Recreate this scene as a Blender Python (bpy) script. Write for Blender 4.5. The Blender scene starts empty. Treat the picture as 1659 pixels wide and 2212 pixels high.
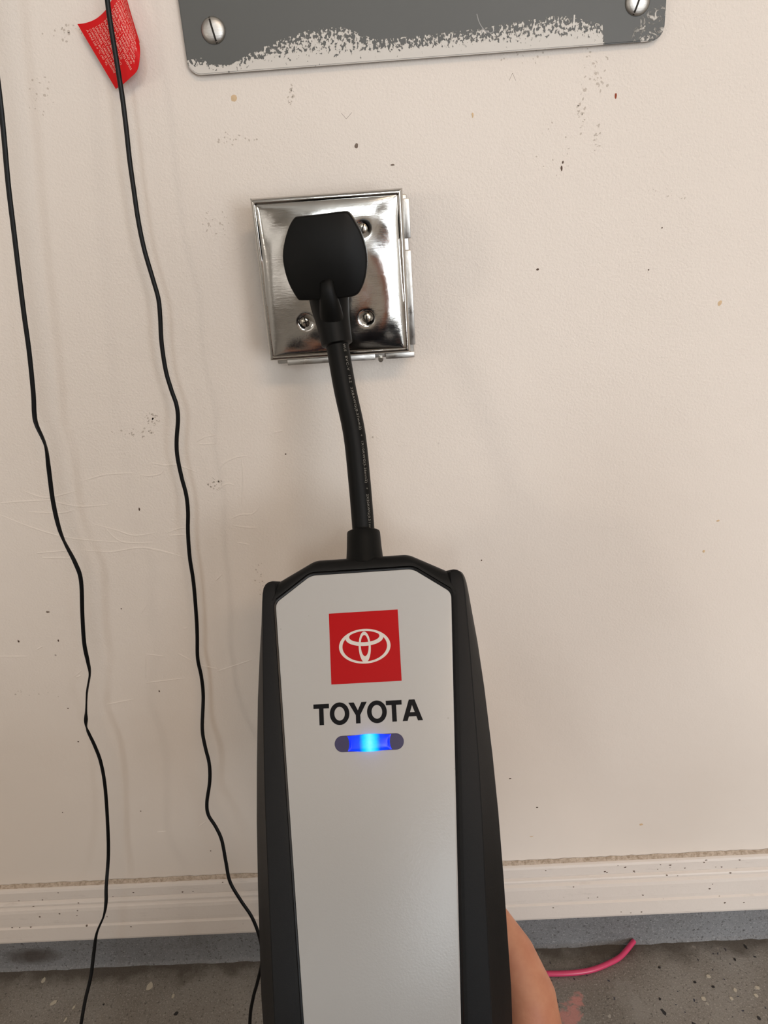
import bpy, bmesh, math, random
from mathutils import Vector, Matrix

# ---------------------------------------------------------------- camera
W, H = 1659, 2212
F = 1619.4
PITCH, YAW, ROLL = 0.40009, 0.02823, -0.07027
CAM = Vector((0.0, -0.62, 0.818))
cp, sp = math.cos(PITCH), math.sin(PITCH)
_r, _u, _f = Vector((1, 0, 0)), Vector((0, sp, cp)), Vector((0, cp, -sp))
_r2 = _r * math.cos(ROLL) + _u * math.sin(ROLL)
_u2 = -_r * math.sin(ROLL) + _u * math.cos(ROLL)
Rz = Matrix.Rotation(YAW, 3, 'Z')
CR, CU, CF = Rz @ _r2, Rz @ _u2, Rz @ _f
scene = bpy.context.scene
COL = scene.collection
cd = bpy.data.cameras.new('camera'); cam = bpy.data.objects.new('camera', cd); COL.objects.link(cam)
cd.sensor_fit = 'VERTICAL'; cd.sensor_height = 24.0; cd.lens = F / H * 24.0
cd.clip_start = 0.01; cd.clip_end = 50
m3 = Matrix((CR, CU, -CF)).transposed()
cam.matrix_world = Matrix.Translation(CAM) @ m3.to_4x4()
scene.camera = cam

# ---------------------------------------------------------------- world, light, exposure
scene.view_settings.view_transform = 'Standard'
scene.view_settings.look = 'None'
scene.view_settings.gamma = 1.0
scene.view_settings.use_curve_mapping = False
scene.view_settings.exposure = -0.09
wd = bpy.data.worlds.new('world'); scene.world = wd; wd.use_nodes = True
wd.node_tree.nodes['Background'].inputs[0].default_value = (0.75, 0.85, 1.0, 1)
wd.node_tree.nodes['Background'].inputs[1].default_value = 0.3

def area(name, loc, target, sx, sy, power, color):
    l = bpy.data.lights.new(name, 'AREA'); l.shape = 'RECTANGLE'; l.size = sx; l.size_y = sy
    l.energy = power; l.color = color
    o = bpy.data.objects.new(name, l); COL.objects.link(o)
    o.location = loc
    o.rotation_euler = (Vector(target) - Vector(loc)).to_track_quat('-Z', 'Y').to_euler()
    return o
# ceiling fixture, warm, to the right of and behind the photographer
area('ceiling_light', (0.9, -2.9, 2.50), (0.9, -2.6, 0.0), 1.2, 0.5, 37, (1.0, 0.70, 0.46))
# daylight through the open garage door behind the photographer
area('door_daylight', (1.70, -4.90, 0.90), (0.9, 0.0, 0.6), 2.4, 1.7, 160, (0.87, 0.935, 1.0))
# added light strips, back left: bright bands in the steel plate and side fill
for zz in (0.62, 1.02, 1.42):
    area('added_strip_light', (-1.75, -4.90, zz), (-0.6, 0.0, zz), 1.9, 0.14, 2.2, (1.0, 0.96, 0.91))
# small high window in the back wall
area('transom_daylight', (-0.02, -4.90, 2.15), (0.0, 0.0, 0.6), 0.6, 0.7, 30, (0.86, 0.94, 1.0))
# work lamp low on the left
area('work_lamp', (-1.7, -1.9, 1.05), (-0.2, 0, 0.9), 0.22, 0.22, 4.2, (1.0, 0.90, 0.80))
cy = scene.cycles
cy.max_bounces = 6; cy.diffuse_bounces = 3; cy.glossy_bounces = 4; cy.transmission_bounces = 2
cy.adaptive_threshold = 0.03
cy.caustics_reflective = False; cy.caustics_refractive = False

# ---------------------------------------------------------------- helpers
def ray(px, py):
    return CR * ((px - W / 2) / F) + CU * (-(py - H / 2) / F) + CF
def P(px, py, y):                      # point of the world plane Y = y behind a picture point
    d = ray(px, py); return CAM + d * ((y - CAM.y) / d.y)
def PZ(px, py, z):                     # the same on a level plane
    d = ray(px, py); return CAM + d * ((z - CAM.z) / d.z)
def PD(px, py, depth):
    return CAM + ray(px, py) * depth

def lin(c):
    out = []
    for v in c[:3]:
        v = v / 255.0
        out.append(v / 12.92 if v <= 0.04045 else ((v + 0.055) / 1.055) ** 2.4)
    return (out[0], out[1], out[2], 1.0)

def obj(name, verts, faces, mat=None, parent=None, smooth=False, auto=None):
    me = bpy.data.meshes.new(name); me.from_pydata([tuple(v) for v in verts], [], faces); me.update()
    bm = bmesh.new(); bm.from_mesh(me); bmesh.ops.recalc_face_normals(bm, faces=bm.faces); bm.to_mesh(me); bm.free()
    return link(name, me, mat, parent, smooth, auto)
def link(name, me, mat=None, parent=None, smooth=False, auto=None):
    o = bpy.data.objects.new(name, me); COL.objects.link(o)
    if mat: me.materials.append(mat)
    if smooth or auto:
        for p in me.polygons: p.use_smooth = True
    if auto:
        me.set_sharp_from_angle(angle=math.radians(auto))
    if parent:
        o.parent = parent
        o.matrix_parent_inverse = parent.matrix_world.inverted() if parent.type != 'EMPTY' else Matrix.Translation(-parent.location)
    return o
def from_bm(name, bm, mat=None, parent=None, smooth=False, auto=None):
    bmesh.ops.recalc_face_normals(bm, faces=bm.faces)
    me = bpy.data.meshes.new(name); bm.to_mesh(me); bm.free()
    return link(name, me, mat, parent, smooth, auto)
def empty(name, loc):
    o = bpy.data.objects.new(name, None); COL.objects.link(o); o.location = loc; o.empty_display_size = 0.02
    return o
def tag(o, label, cat, group=None):
    o['label'] = label; o['category'] = cat
    if group: o['group'] = group
    return o
def structure(o, label=None):
    o['kind'] = 'structure'
    if label: o['label'] = label
    return o

def box_bm(x0, x1, y0, y1, z0, z1, bev=0.0, seg=2):
    bm = bmesh.new()
    bmesh.ops.create_cube(bm, size=1.0)
    for v in bm.verts:
        v.co = Vector((x0 + (v.co.x + .5) * (x1 - x0), y0 + (v.co.y + .5) * (y1 - y0), z0 + (v.co.z + .5) * (z1 - z0)))
    if bev > 0:
        bmesh.ops.bevel(bm, geom=list(bm.edges), offset=bev, segments=seg, profile=0.5, affect='EDGES')
    return bm

def catmull(pts, n=6):
    pts = [Vector(p) for p in pts]
    out = []
    for i in range(len(pts) - 1):
        p0 = pts[max(i - 1, 0)]; p1 = pts[i]; p2 = pts[i + 1]; p3 = pts[min(i + 2, len(pts) - 1)]
        for k in range(n):
            t = k / n
            out.append(0.5 * ((2 * p1) + (p2 - p0) * t + (2 * p0 - 5 * p1 + 4 * p2 - p3) * t * t + (3 * p1 - p0 - 3 * p2 + p3) * t ** 3))
    out.append(pts[-1]); return out

def frames(path, start=None):
    T = []
    for i in range(len(path)):
        a = path[max(i - 1, 0)]; b = path[min(i + 1, len(path) - 1)]
        T.append((b - a).normalized())
    n = Vector(start or (0, -1, 0)); n = (n - T[0] * n.dot(T[0])).normalized()
    N = [n]
    for i in range(1, len(path)):
        n = N[-1] - T[i] * N[-1].dot(T[i]); N.append(n.normalized())
    return T, N, [t.cross(n) for t, n in zip(T, N)]

def sweep(path, ra, rb=None, twist=None, seg=12, start=None, cap=True):
    """tube along path; ra/rb numbers or lists; twist list of angles"""
    T, N, B = frames(path, start)
    V = []; Fc = []
    n = len(path)
    for i, p in enumerate(path):
        a = ra[i] if isinstance(ra, (list, tuple)) else ra
        b = a if rb is None else (rb[i] if isinstance(rb, (list, tuple)) else rb)
        w = twist[i] if twist else 0.0
        for k in range(seg):
            t = 2 * math.pi * k / seg
            x, y = a * math.cos(t), b * math.sin(t)
            xx, yy = x * math.cos(w) - y * math.sin(w), x * math.sin(w) + y * math.cos(w)
            V.append(p + B[i] * xx + N[i] * yy)
    for i in range(n - 1):
        for k in range(seg):
            k2 = (k + 1) % seg
            Fc.append((i * seg + k, i * seg + k2, (i + 1) * seg + k2, (i + 1) * seg + k))
    if cap:
        Fc.append(tuple(range(seg))[::-1]); Fc.append(tuple((n - 1) * seg + k for k in range(seg)))
    return V, Fc

# ---------------------------------------------------------------- materials
def mat(name, color, rough=0.5, metal=0.0, spec=0.5):
    m = bpy.data.materials.new(name); m.use_nodes = True
    b = m.node_tree.nodes['Principled BSDF']
    b.inputs['Base Color'].default_value = color
    b.inputs['Roughness'].default_value = rough
    b.inputs['Metallic'].default_value = metal
    b.inputs['Specular IOR Level'].default_value = spec
    return m
class NT:
    def __init__(self, m):
        self.t = m.node_tree; self.b = self.t.nodes['Principled BSDF']
    def n(self, typ, **kw):
        nd = self.t.nodes.new(typ)
        for k, v in kw.items(): setattr(nd, k, v)
        return nd
    def l(self, a, b): self.t.links.new(a, b)
    def coord(self, scale=(1, 1, 1)):
        tc = self.n('ShaderNodeTexCoord'); mp = self.n('ShaderNodeMapping'); mp.inputs['Scale'].default_value = scale
        self.l(tc.outputs['Object'], mp.inputs['Vector']); return mp.outputs[0]
    def noise(self, vec, scale, detail=4, rough=0.55, dist=0.0):
        nd = self.n('ShaderNodeTexNoise'); nd.inputs['Scale'].default_value = scale; nd.inputs['Detail'].default_value = detail
        nd.inputs['Roughness'].default_value = rough; nd.inputs['Distortion'].default_value = dist
        self.l(vec, nd.inputs['Vector']); return nd.outputs['Fac']
    def math(self, op, a, b=None, c=None, clamp=False):
        nd = self.n('ShaderNodeMath', operation=op); nd.use_clamp = clamp
        for i, v in enumerate((a, b, c)):
            if v is None: continue
            if isinstance(v, (int, float)): nd.inputs[i].default_value = v
            else: self.l(v, nd.inputs[i])
        return nd.outputs[0]
    def ramp(self, fac, stops, interp='LINEAR'):
        nd = self.n('ShaderNodeValToRGB'); cr = nd.color_ramp; cr.interpolation = interp
        while len(cr.elements) < len(stops): cr.elements.new(0.5)
        for e, (p, c) in zip(cr.elements, stops):
            e.position = p; e.color = c if not isinstance(c, (int, float)) else (c, c, c, 1)
        self.l(fac, nd.inputs[0]); return nd.outputs[0]
    def mix(self, fac, a, b):
        nd = self.n('ShaderNodeMix', data_type='RGBA')
        for i, v in ((0, fac), (6, a), (7, b)):
            if isinstance(v, (int, float, tuple)): nd.inputs[i].default_value = v
            else: self.l(v, nd.inputs[i])
        return nd.outputs[2]
    def bump(self, h, strength, dist, prev=None):
        nd = self.n('ShaderNodeBump'); nd.inputs['Strength'].default_value = strength; nd.inputs['Distance'].default_value = dist
        self.l(h, nd.inputs['Height'])
        if prev: self.l(prev, nd.inputs['Normal'])
        return nd.outputs[0]
    def sep(self):
        tc = self.n('ShaderNodeTexCoord'); s = self.n('ShaderNodeSeparateXYZ'); self.l(tc.outputs['Object'], s.inputs[0]); return s.outputs
    def blob(self, s, ax0, x, ax1, z, rx, rz):      # 1 in the middle of an ellipse, 0 at its rim
        a = self.math('MULTIPLY', self.math('SUBTRACT', s[ax0], x), 1 / rx)
        b = self.math('MULTIPLY', self.math('SUBTRACT', s[ax1], z), 1 / rz)
        d = self.math('ADD', self.math('MULTIPLY', a, a), self.math('MULTIPLY', b, b))
        return self.math('SUBTRACT', 1.0, d, clamp=True)

WALLC = lin((231, 221, 211))
def wall_material():
    m = mat('wall_paint', WALLC, 0.62); t = NT(m)
    v = t.coord()
    s = t.sep()
    big = t.noise(v, 3.0, 3)
    col = t.mix(t.math('MULTIPLY', big, 0.35), WALLC, lin((223, 212, 201)))
    # fine fly specks all over
    vo = t.n('ShaderNodeTexVoronoi'); vo.inputs['Scale'].default_value = 26.0; t.l(v, vo.inputs['Vector'])
    sp1 = t.ramp(vo.outputs['Distance'], [(0.015, 1.0), (0.032, 0.0)])
    gate = t.ramp(t.noise(v, 9.0, 2), [(0.50, 0.0), (0.56, 1.0)])
    col = t.mix(t.math('MULTIPLY', t.math('MULTIPLY', sp1, gate), 0.7), col, lin((110, 92, 78)))
    t.l(col, t.b.inputs['Base Color'])
    # orange-peel roller texture, strongest in the upper middle, trowelled smooth low on the left
    zone = t.math('MULTIPLY_ADD', big, 1.6, -.15, clamp=True)
    low = t.math('MULTIPLY_ADD', t.math('SUBTRACT', s[2], 0.30), 2.2, 0.25, clamp=True)
    h = t.math('MULTIPLY', t.noise(v, 480.0, 3, 0.6), t.math('MULTIPLY', zone, low))
    b1 = t.bump(h, 0.55, 0.0016)
    b2 = t.bump(t.noise(v, 22.0, 3), 0.25, 0.004, b1)
    t.l(b2, t.b.inputs['Normal'])
    return m
M_WALL = wall_material()
def trim_material():
    m = mat('baseboard_paint', lin((224, 215, 207)), 0.5); t = NT(m)
    v = t.coord()
    vo = t.n('ShaderNodeTexVoronoi'); vo.inputs['Scale'].default_value = 60.0; t.l(v, vo.inputs['Vector'])
    sp1 = t.ramp(vo.outputs['Distance'], [(0.05, 1.0), (0.09, 0.0)])
    gate = t.ramp(t.noise(v, 14.0, 2), [(0.49, 0.0), (0.53, 1.0)])
    smear = t.ramp(t.noise(t.coord((1, 1, 6)), 30.0, 5, 0.7), [(0.60, 0.0), (0.75, 0.5)])
    fac = t.math('MAXIMUM', t.math('MULTIPLY', sp1, gate), t.math('MULTIPLY', smear, 0.35))
    t.l(t.mix(fac, lin((224, 215, 207)), lin((96, 78, 66))), t.b.inputs['Base Color'])
    t.l(t.bump(t.noise(v, 180, 3), 0.25, 0.001), t.b.inputs['Normal'])
    return m
M_TRIM = trim_material()
def caulk_material():
    m = mat('dirty_caulk', lin((190, 172, 150)), 0.9); t = NT(m)
    n = t.noise(t.coord(), 300, 5, .7)
    t.l(t.mix(t.ramp(n, [(.4, 0.), (.65, 1.)]), lin((208, 192, 176)), lin((166, 148, 128))), t.b.inputs['Base Color'])
    t.l(t.bump(n, 0.8, 0.002), t.b.inputs['Normal'])
    return m
M_CAULK = caulk_material()
def concrete(name, base, dark, light, scale=1.0, floor=False):
    m = mat(name, base, 0.55); t = NT(m)
    v = t.coord()
    big = t.noise(v, 7.0, 5, .6); fine = t.noise(v, 520.0 * scale, 4, .75)
    col = t.mix(t.ramp(big, [(.38, 0.), (.62, 1.)]), base, dark)
    col = t.mix(t.ramp(fine, [(.54, 0.), (.66, .9)]), col, light)
    col = t.mix(t.ramp(t.noise(v, 340.0, 4, .7), [(.34, .75), (.43, 0.)]), col, lin((44, 40, 38)))
    if floor:
        s = t.sep()
        # scattered decorative flakes, pale and dark, thicker on the right
        wob = t.n('ShaderNodeTexNoise'); wob.inputs['Scale'].default_value = 160; t.l(v, wob.inputs['Vector'])
        wv = t.n('ShaderNodeVectorMath', operation='MULTIPLY_ADD'); t.l(wob.outputs['Color'], wv.inputs[0]); wv.inputs[1].default_value = (.007, .007, 0); t.l(v, wv.inputs[2])
        gx_ = t.math('MULTIPLY_ADD', s[0], .55, .09, clamp=True)
        for sc, th, c, seed in ((85.0, .17, lin((172, 166, 156)), 0.0), (75.0, .18, lin((36, 35, 38)), 5.3), (130.0, .15, lin((44, 46, 62)), 9.1)):
            mp = t.n('ShaderNodeMapping'); mp.inputs['Location'].default_value = (seed, seed, 0); t.l(wv.outputs[0], mp.inputs['Vector'])
            vo = t.n('ShaderNodeTexVoronoi'); vo.inputs['Scale'].default_value = sc; t.l(mp.outputs[0], vo.inputs['Vector'])
            sepc = t.n('ShaderNodeSeparateColor'); t.l(vo.outputs['Color'], sepc.inputs[0])
            on = t.math('LESS_THAN', sepc.outputs[0], gx_)
            k = t.math('MULTIPLY', t.math('LESS_THAN', vo.outputs['Distance'], th), on)
            col = t.mix(k, col, c)
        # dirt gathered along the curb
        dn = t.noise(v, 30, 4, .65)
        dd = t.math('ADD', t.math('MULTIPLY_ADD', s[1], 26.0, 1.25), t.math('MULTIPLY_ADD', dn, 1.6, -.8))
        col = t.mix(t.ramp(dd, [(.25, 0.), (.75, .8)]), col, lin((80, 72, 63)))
        # pink paint smear and grey tape residue
        nn = t.noise(v, 90, 4, .6, 1.0)
        for (px, py, rx, ry, c, k) in ((1228, 2195, .018, .020, lin((206, 140, 132)), 3.0), (1246, 2160, .010, .012, lin((206, 140, 132)), 3.0),
                                       (1352, 2148, .022, .026, lin((150, 146, 140)), 1.0), (1385, 2190, .014, .022, lin((150, 146, 140)), 1.0)):
            p = PZ(px, py, 0)
            bl = t.blob(s, 0, p.x, 1, p.y, rx, ry)
            fac = t.ramp(t.math('ADD', bl, t.math('MULTIPLY_ADD', nn, 2.4, -1.3)), [(.30, 0.), (.75, .8 if k > 2 else .4)])
            fac = t.math('MULTIPLY', fac, t.math('GREATER_THAN', bl, .001))
            col = t.mix(fac, col, c)
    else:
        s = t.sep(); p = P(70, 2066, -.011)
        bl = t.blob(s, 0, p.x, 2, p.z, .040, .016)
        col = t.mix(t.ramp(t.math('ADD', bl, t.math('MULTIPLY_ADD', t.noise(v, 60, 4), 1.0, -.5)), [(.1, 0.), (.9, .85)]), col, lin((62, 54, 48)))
    t.l(col, t.b.inputs['Base Color'])
    t.l(t.bump(t.math('ADD', fine, big), 0.6, 0.0015), t.b.inputs['Normal'])
    return m
M_FLOOR = concrete('floor_coating', lin((144, 140, 134)), lin((124, 118, 110)), lin((178, 172, 164)), floor=True)
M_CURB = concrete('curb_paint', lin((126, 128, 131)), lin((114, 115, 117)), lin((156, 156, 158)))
M_PLAIN = mat('room_paint', lin((216, 212, 206)), 0.8)
M_BLACK = mat('black_plastic', lin((9, 9, 9)), 0.5, 0, .25)
M_SATIN = mat('satin_black_plastic', lin((8, 8, 10)), 0.5, 0, .28)
for _m in (M_BLACK, M_SATIN):
    _t = NT(_m); _t.l(_t.bump(_t.noise(_t.coord(), 1500, 2), 0.15, 0.0003), _t.b.inputs['Normal'])
M_RUBBER = mat('black_rubber', lin((6, 6, 5)), 0.5, 0, .18)
M_CORD = mat('cord_rubber', lin((7, 7, 8)), 0.42, 0, .25)
M_TRIMRING = mat('gloss_black_trim', lin((10, 10, 12)), 0.32, 0, .25)
def panel_material():
    m = mat('white_panel', lin((189, 188, 186)), 0.27); t = NT(m)
    v = t.coord()
    vo = t.n('ShaderNodeTexVoronoi'); vo.inputs['Scale'].default_value = 45.0; t.l(v, vo.inputs['Vector'])
    sp1 = t.ramp(vo.outputs['Distance'], [(0.01, 1.0), (0.03, 0.0)])
    t.l(t.mix(t.math('MULTIPLY', sp1, .35), lin((189, 188, 186)), lin((120, 112, 104))), t.b.inputs['Base Color'])
    t.l(t.bump(t.noise(v, 700, 3, .6), 0.10, 0.0006), t.b.inputs['Normal'])
    return m
M_PANEL = panel_material()
M_RED = mat('red_print', lin((182, 0, 8)), 0.45, 0, .2)
M_WHITE = mat('white_print', lin((222, 216, 208)), 0.4)
M_INK = mat('black_print', lin((6, 6, 10)), 0.45, 0, .15)
M_GREYINK = mat('grey_print', lin((132, 128, 120)), 0.6)
M_PINK = mat('pink_insulation', lin((206, 62, 104)), 0.32)
M_SKIN = mat('skin', lin((190, 124, 96)), 0.5)
_t = NT(M_SKIN); _v = _t.coord()
_t.l(_t.mix(_t.ramp(_t.noise(_v, 45, 4), [(.35, 0.), (.7, 1.)]), lin((224, 160, 127)), lin((206, 136, 106))), _t.b.inputs['Base Color'])
_t.l(_t.bump(_t.noise(_v, 500, 3), .25, .0008), _t.b.inputs['Normal'])
M_HAIR = mat('arm_hair', lin((60, 40, 30)), 0.6)
M_SLEEVE = mat('navy_cloth', lin((34, 36, 46)), 0.9)
_t = NT(M_SLEEVE); _t.l(_t.bump(_t.noise(_t.coord(), 900, 2), .4, .001), _t.b.inputs['Normal'])
def steel(name, rough, brush):
    m = mat(name, lin((186, 183, 178)), rough, 1.0); t = NT(m)
    n = t.noise(t.coord((8, 8, 900)), 3.0, 4, .6)
    n2 = t.noise(t.coord(), 60.0, 4, .6)
    b = t.bump(n, brush, 0.0004)
    t.l(t.bump(n2, 0.06, 0.002, b), t.b.inputs['Normal'])
    t.l(t.ramp(t.noise(t.coord(), 90, 5, .7), [(.35, rough * .8), (.75, rough * 1.8)]), t.b.inputs['Roughness'])
    return m
M_STEEL = steel('polished_steel', 0.10, 0.06)
M_GALV = steel('galvanised_steel', 0.32, 0.10)
M_SCREW = mat('screw_metal', lin((190, 184, 172)), 0.22, 1.0)
M_SLOT = mat('screw_slot', lin((40, 36, 32)), 0.6, 0.6)

# ================================================================= THE ROOM
def quad(name, pts, m): return obj(name, pts, [(0, 1, 2, 3)], m)
X0, X1, Y1, ZC = -3.0, 3.2, -5.0, 2.62
Z_BBT = P(829, 1876, 0).z            # top of the baseboard
Z_BBB = P(829, 1999, -0.013).z       # bottom of the baseboard
wall = structure(from_bm('wall_back', box_bm(X0, X1, 0.0, 0.12, 0.0, ZC), M_WALL))
structure(from_bm('wall_left', box_bm(X0 - .12, X0, Y1, 0.12, 0, ZC), M_PLAIN))
structure(from_bm('wall_right', box_bm(X1, X1 + .12, Y1, 0.12, 0, ZC), M_PLAIN))
structure(from_bm('wall_front', box_bm(X0 - .12, X1 + .12, Y1 - .12, Y1, 0, ZC), M_PLAIN))
structure(from_bm('ceiling', box_bm(X0 - .12, X1 + .12, Y1 - .12, 0.12, ZC, ZC + .1), M_PLAIN))
floor = structure(from_bm('floor', box_bm(X0 - .12, X1 + .12, Y1 - .12, 0.12, -.1, 0.0), M_FLOOR))
# curb under the baseboard
CURB_Y = -0.010
rc = random.Random(7); V = []; Fc = []; N = 150
from mathutils import noise as mnoise
for i in range(N + 1):
    x = -.62 + 1.24 * i / N
    a = mnoise.noise(Vector((x * 22, 0, 3))) * .6 + mnoise.noise(Vector((x * 80, 1, 3))) * .4
    cs = [(CURB_Y, Z_BBB + .001), (CURB_Y - .0003 * a, .020), (CURB_Y - .0012 - .0008 * a, .009 + .002 * a), (CURB_Y - .0026 - .0016 * a, .0030), (CURB_Y - .0055 - .004 * a, -.0004), (0, -.0004), (0, Z_BBB + .001)]
    V += [(x, y, z) for y, z in cs]
    if i:
        for k in range(6): Fc.append(((i - 1) * 7 + k, (i - 1) * 7 + k + 1, i * 7 + k + 1, i * 7 + k))
for side, xa, xb in ((-1, X0, -.62), (1, .62, X1)):
    b = len(V); V += [(xx, y, z) for xx in (xa, xb) for y, z in ((CURB_Y, Z_BBB + .001), (CURB_Y, 0), (0, 0), (0, Z_BBB + .001))]
    Fc += [(b + k, b + (k + 1) % 4, b + 4 + (k + 1) % 4, b + 4 + k) for k in range(4)]
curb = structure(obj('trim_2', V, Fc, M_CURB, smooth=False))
# dirt fillet where curb and floor meet
# baseboard profile (y, z)
hb = Z_BBT - Z_BBB
prof = [(0, 1.0), (-.0045, 1.0), (-.0065, .985), (-.0075, .95), (-.0080, .80), (-.0072, .775), (-.0098, .755), (-.0105, .735), (-.0105, .70), (-.0092, .685), (-.0122, .655), (-.0130, .60), (-.0136, .40), (-.0134, .335), (-.0127, .32), (-.0150, .30), (-.0152, .04), (-.0145, 0.0), (0, 0.0)]
V = []; Fc = []
for x in (X0, X1):
    for y, z in prof: V.append((x, y, Z_BBB + z * hb))
n = len(prof)
for i in range(n):
    j = (i + 1) % n; Fc.append((i, j, n + j, n + i))
bb = structure(obj('baseboard_back', V, Fc, M_TRIM, smooth=False))
# dirty caulk bead along its top edge: wavering ribbon
random.seed(4)
V = []; Fc = []; N = 260
for i in range(N + 1):
    x = -0.75 + 1.5 * i / N
    top = Z_BBT + .0028 + random.uniform(-.0007, .0007); bot = Z_BBT - .0012 + random.uniform(-.0005, .0005)
    V += [(x, -.0004, top), (x, -.0028, (top + bot) / 2 + .0006), (x, -.0052, bot), (x, -.0003, bot)]
    if i:
        a = (i - 1) * 4; b = i * 4
        for k in range(3): Fc.append((a + k, a + k + 1, b + k + 1, b + k))
c = obj('caulk_bead', V, Fc, M_CAULK, bb); c['label'] = 'dirty beige caulk line along the top of the baseboard'

# dirt specks stuck to the baseboard
def bb_y(z):
    q = (z - Z_BBB) / hb
    for (ya, za), (yb, zb_) in zip(prof[1:-1], prof[2:]):
        if zb_ <= q <= za: return ya + (yb - ya) * ((za - q) / (za - zb_) if za > zb_ else 0)
    return -.0152
M_BSPECK = mat('baseboard_speck', lin((92, 70, 58)), .8)
sk = [(1179, 1881), (1311, 1885), (1307, 1883), (1335, 1870), (1350, 1874), (1352, 1873), (1369, 1882), (1371, 1884), (1421, 1878), (1427, 1868), (1448, 1869), (1480, 1875), (1479, 1875.5), (1521, 1863), (1525, 1858), (1527, 1858), (1546, 1873), (1559, 1873),
      (1441, 1891), (1464, 1892), (1598, 1858), (1578, 1886), (1239, 1916), (1271, 1940), (1291, 1938), (1389, 1934), (1350, 1949), (1342, 1970), (1363, 1972), (1195, 1961), (1533, 1920), (1539, 1910), (1554, 1936), (1607, 1950), (1433, 1942), (1324, 1949),
      (41, 1946), (72, 1958), (92, 1944), (166, 1978), (42, 2004), (66, 2003), (26, 2004), (244, 1937), (288, 1928), (283, 2002), (324, 1955), (394, 1927), (417, 1926), (481, 1906)]
V = []; Fc = []; rs = random.Random(11)
for px, py in sk:
    p = P(px, py, -.011); p = P(px, py, bb_y(p.z) - .0003); p = P(px, py, bb_y(p.z) - .0003); sz = rs.uniform(.0006, .0012); a0 = rs.uniform(0, 3); b = len(V)
    for i in range(6):
        a = a0 + i * math.pi / 3; V.append(p + Vector((sz * math.cos(a) * rs.uniform(.7, 1.4), 0, sz * .7 * math.sin(a))))
    Fc.append(tuple(range(b, b + 6)))
sk_o = obj('dirt_speck', V, Fc, M_BSPECK, bb); sk_o['kind'] = 'stuff'

# ---------------- marks on the wall: creases, pencil marks, stains (parts of the wall)
def strip_on_wall(name, pxs, width, height, m, parent, ends=True, y0=0.0):
    pts = catmull([P(a, b, 0) for a, b in pxs], 5)
    V = []; Fc = []
    nn = len(pts)
    for i, p in enumerate(pts):
        a = pts[max(i - 1, 0)]; b = pts[min(i + 1, nn - 1)]
        t = (b - a).normalized(); s = Vector((-t.z, 0, t.x))
        k = math.sin(math.pi * (i + .5) / nn) ** .5 if ends else 1
        w_ = width * .5 * (0.3 + .7 * k)
        V += [p + s * w_ + Vector((0, y0 + .0001, 0)), p + Vector((0, y0 - height * k, 0)), p - s * w_ + Vector((0, y0 + .0001, 0))]
        if i:
            q = (i - 1) * 3; r = i * 3
            Fc += [(q, q + 1, r + 1, r), (q + 1, q + 2, r + 2, r + 1)]
    return obj(name, V, Fc, m, parent, smooth=True)
creases = [[(0, 1087), (50, 1083), (115, 1080)], [(110, 1082), (170, 1094), (235, 1090)], [(0, 1112), (70, 1140), (150, 1162), (260, 1172)],
           [(175, 1040), (230, 1025), (290, 1022)], [(300, 1025), (320, 1028), (345, 1024), (355, 1014)], [(318, 1005), (330, 1001), (355, 1005), (380, 1004), (410, 1014), (425, 1020)],
           [(200, 1132), (250, 1145), (290, 1157), (340, 1150)], [(225, 1138), (262, 1170), (330, 1172)], [(175, 1188), (240, 1192), (300, 1183), (350, 1190), (400, 1205)],
           [(320, 1185), (345, 1190), (370, 1197)], [(360, 1152), (385, 1142), (400, 1140)], [(365, 1157), (400, 1155)], [(475, 1015), (485, 1000), (510, 988), (535, 985)],
           [(522, 990), (525, 1030), (522, 1090)], [(500, 1120), (520, 1112), (545, 1110), (560, 1095)], [(503, 1135), (530, 1139), (556, 1140)], [(513, 1172), (540, 1177)],
           [(425, 955), (440, 945), (465, 940)], [(430, 960), (465, 958)], [(465, 1255), (480, 1240)], [(305, 1325), (318, 1305)], [(80, 1195), (160, 1188)], [(90, 1205), (150, 1205)],
           [(50, 1060), (100, 1075), (165, 1060)], [(60, 1106), (130, 1108), (165, 1100)], [(590, 935), (610, 930)], [(470, 1060), (490, 1045), (505, 1048)],
           [(315, 1415), (315, 1465)], [(316, 1413), (355, 1418)], [(315, 1475), (400, 1465)], [(160, 1462), (172, 1452), (176, 1448)], [(164, 1464), (175, 1459)], [(80, 1403), (92, 1396)],
           [(385, 1412), (415, 1428)], [(435, 1438), (470, 1445)], [(470, 1450), (545, 1425)], [(0, 1418), (60, 1418)], [(395, 1358), (404, 1357)], [(230, 1522), (290, 1510)], [(430, 1785), (445, 1774)], [(340, 1797), (360, 1796)], [(560, 1235), (568, 1290), (575, 1310)]]
for c in creases:
    strip_on_wall('paint_crease', c, 0.0020, 0.0008, M_WALL, wall)
M_PENCIL = mat('pencil', lin((120, 104, 92)), 0.8)
M_STAIN = mat('rust_stain', lin((212, 184, 148)), 0.8)
M_SPECK = mat('dark_speck', lin((86, 66, 54)), 0.8)
M_RUST = mat('red_brown_fleck', lin((150, 70, 44)), 0.8)
for mk in ([(1100, 174), (1107, 158)], [(1107, 158), (1114, 174)], [(737, 244), (748, 257)], [(748, 257), (760, 243)]):
    strip_on_wall('pencil_mark', mk, 0.00045, 0.00008, M_PENCIL, wall, False)
def stain(name, px, py, rx, ry, m, seed):
    rnd = random.Random(seed); c = P(px, py, 0); V = [c + Vector((0, -.0004, 0))]; k = 10
    for i in range(k):
        a = 2 * math.pi * i / k; r = rnd.uniform(.7, 1.15)
        V.append(c + Vector((rx / 2640 * r * math.cos(a), -.0001, ry / 2640 * r * math.sin(a))))
    return obj(name, V, [(0, 1 + i, 1 + (i + 1) % k) for i in range(k)], m, wall)
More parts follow.
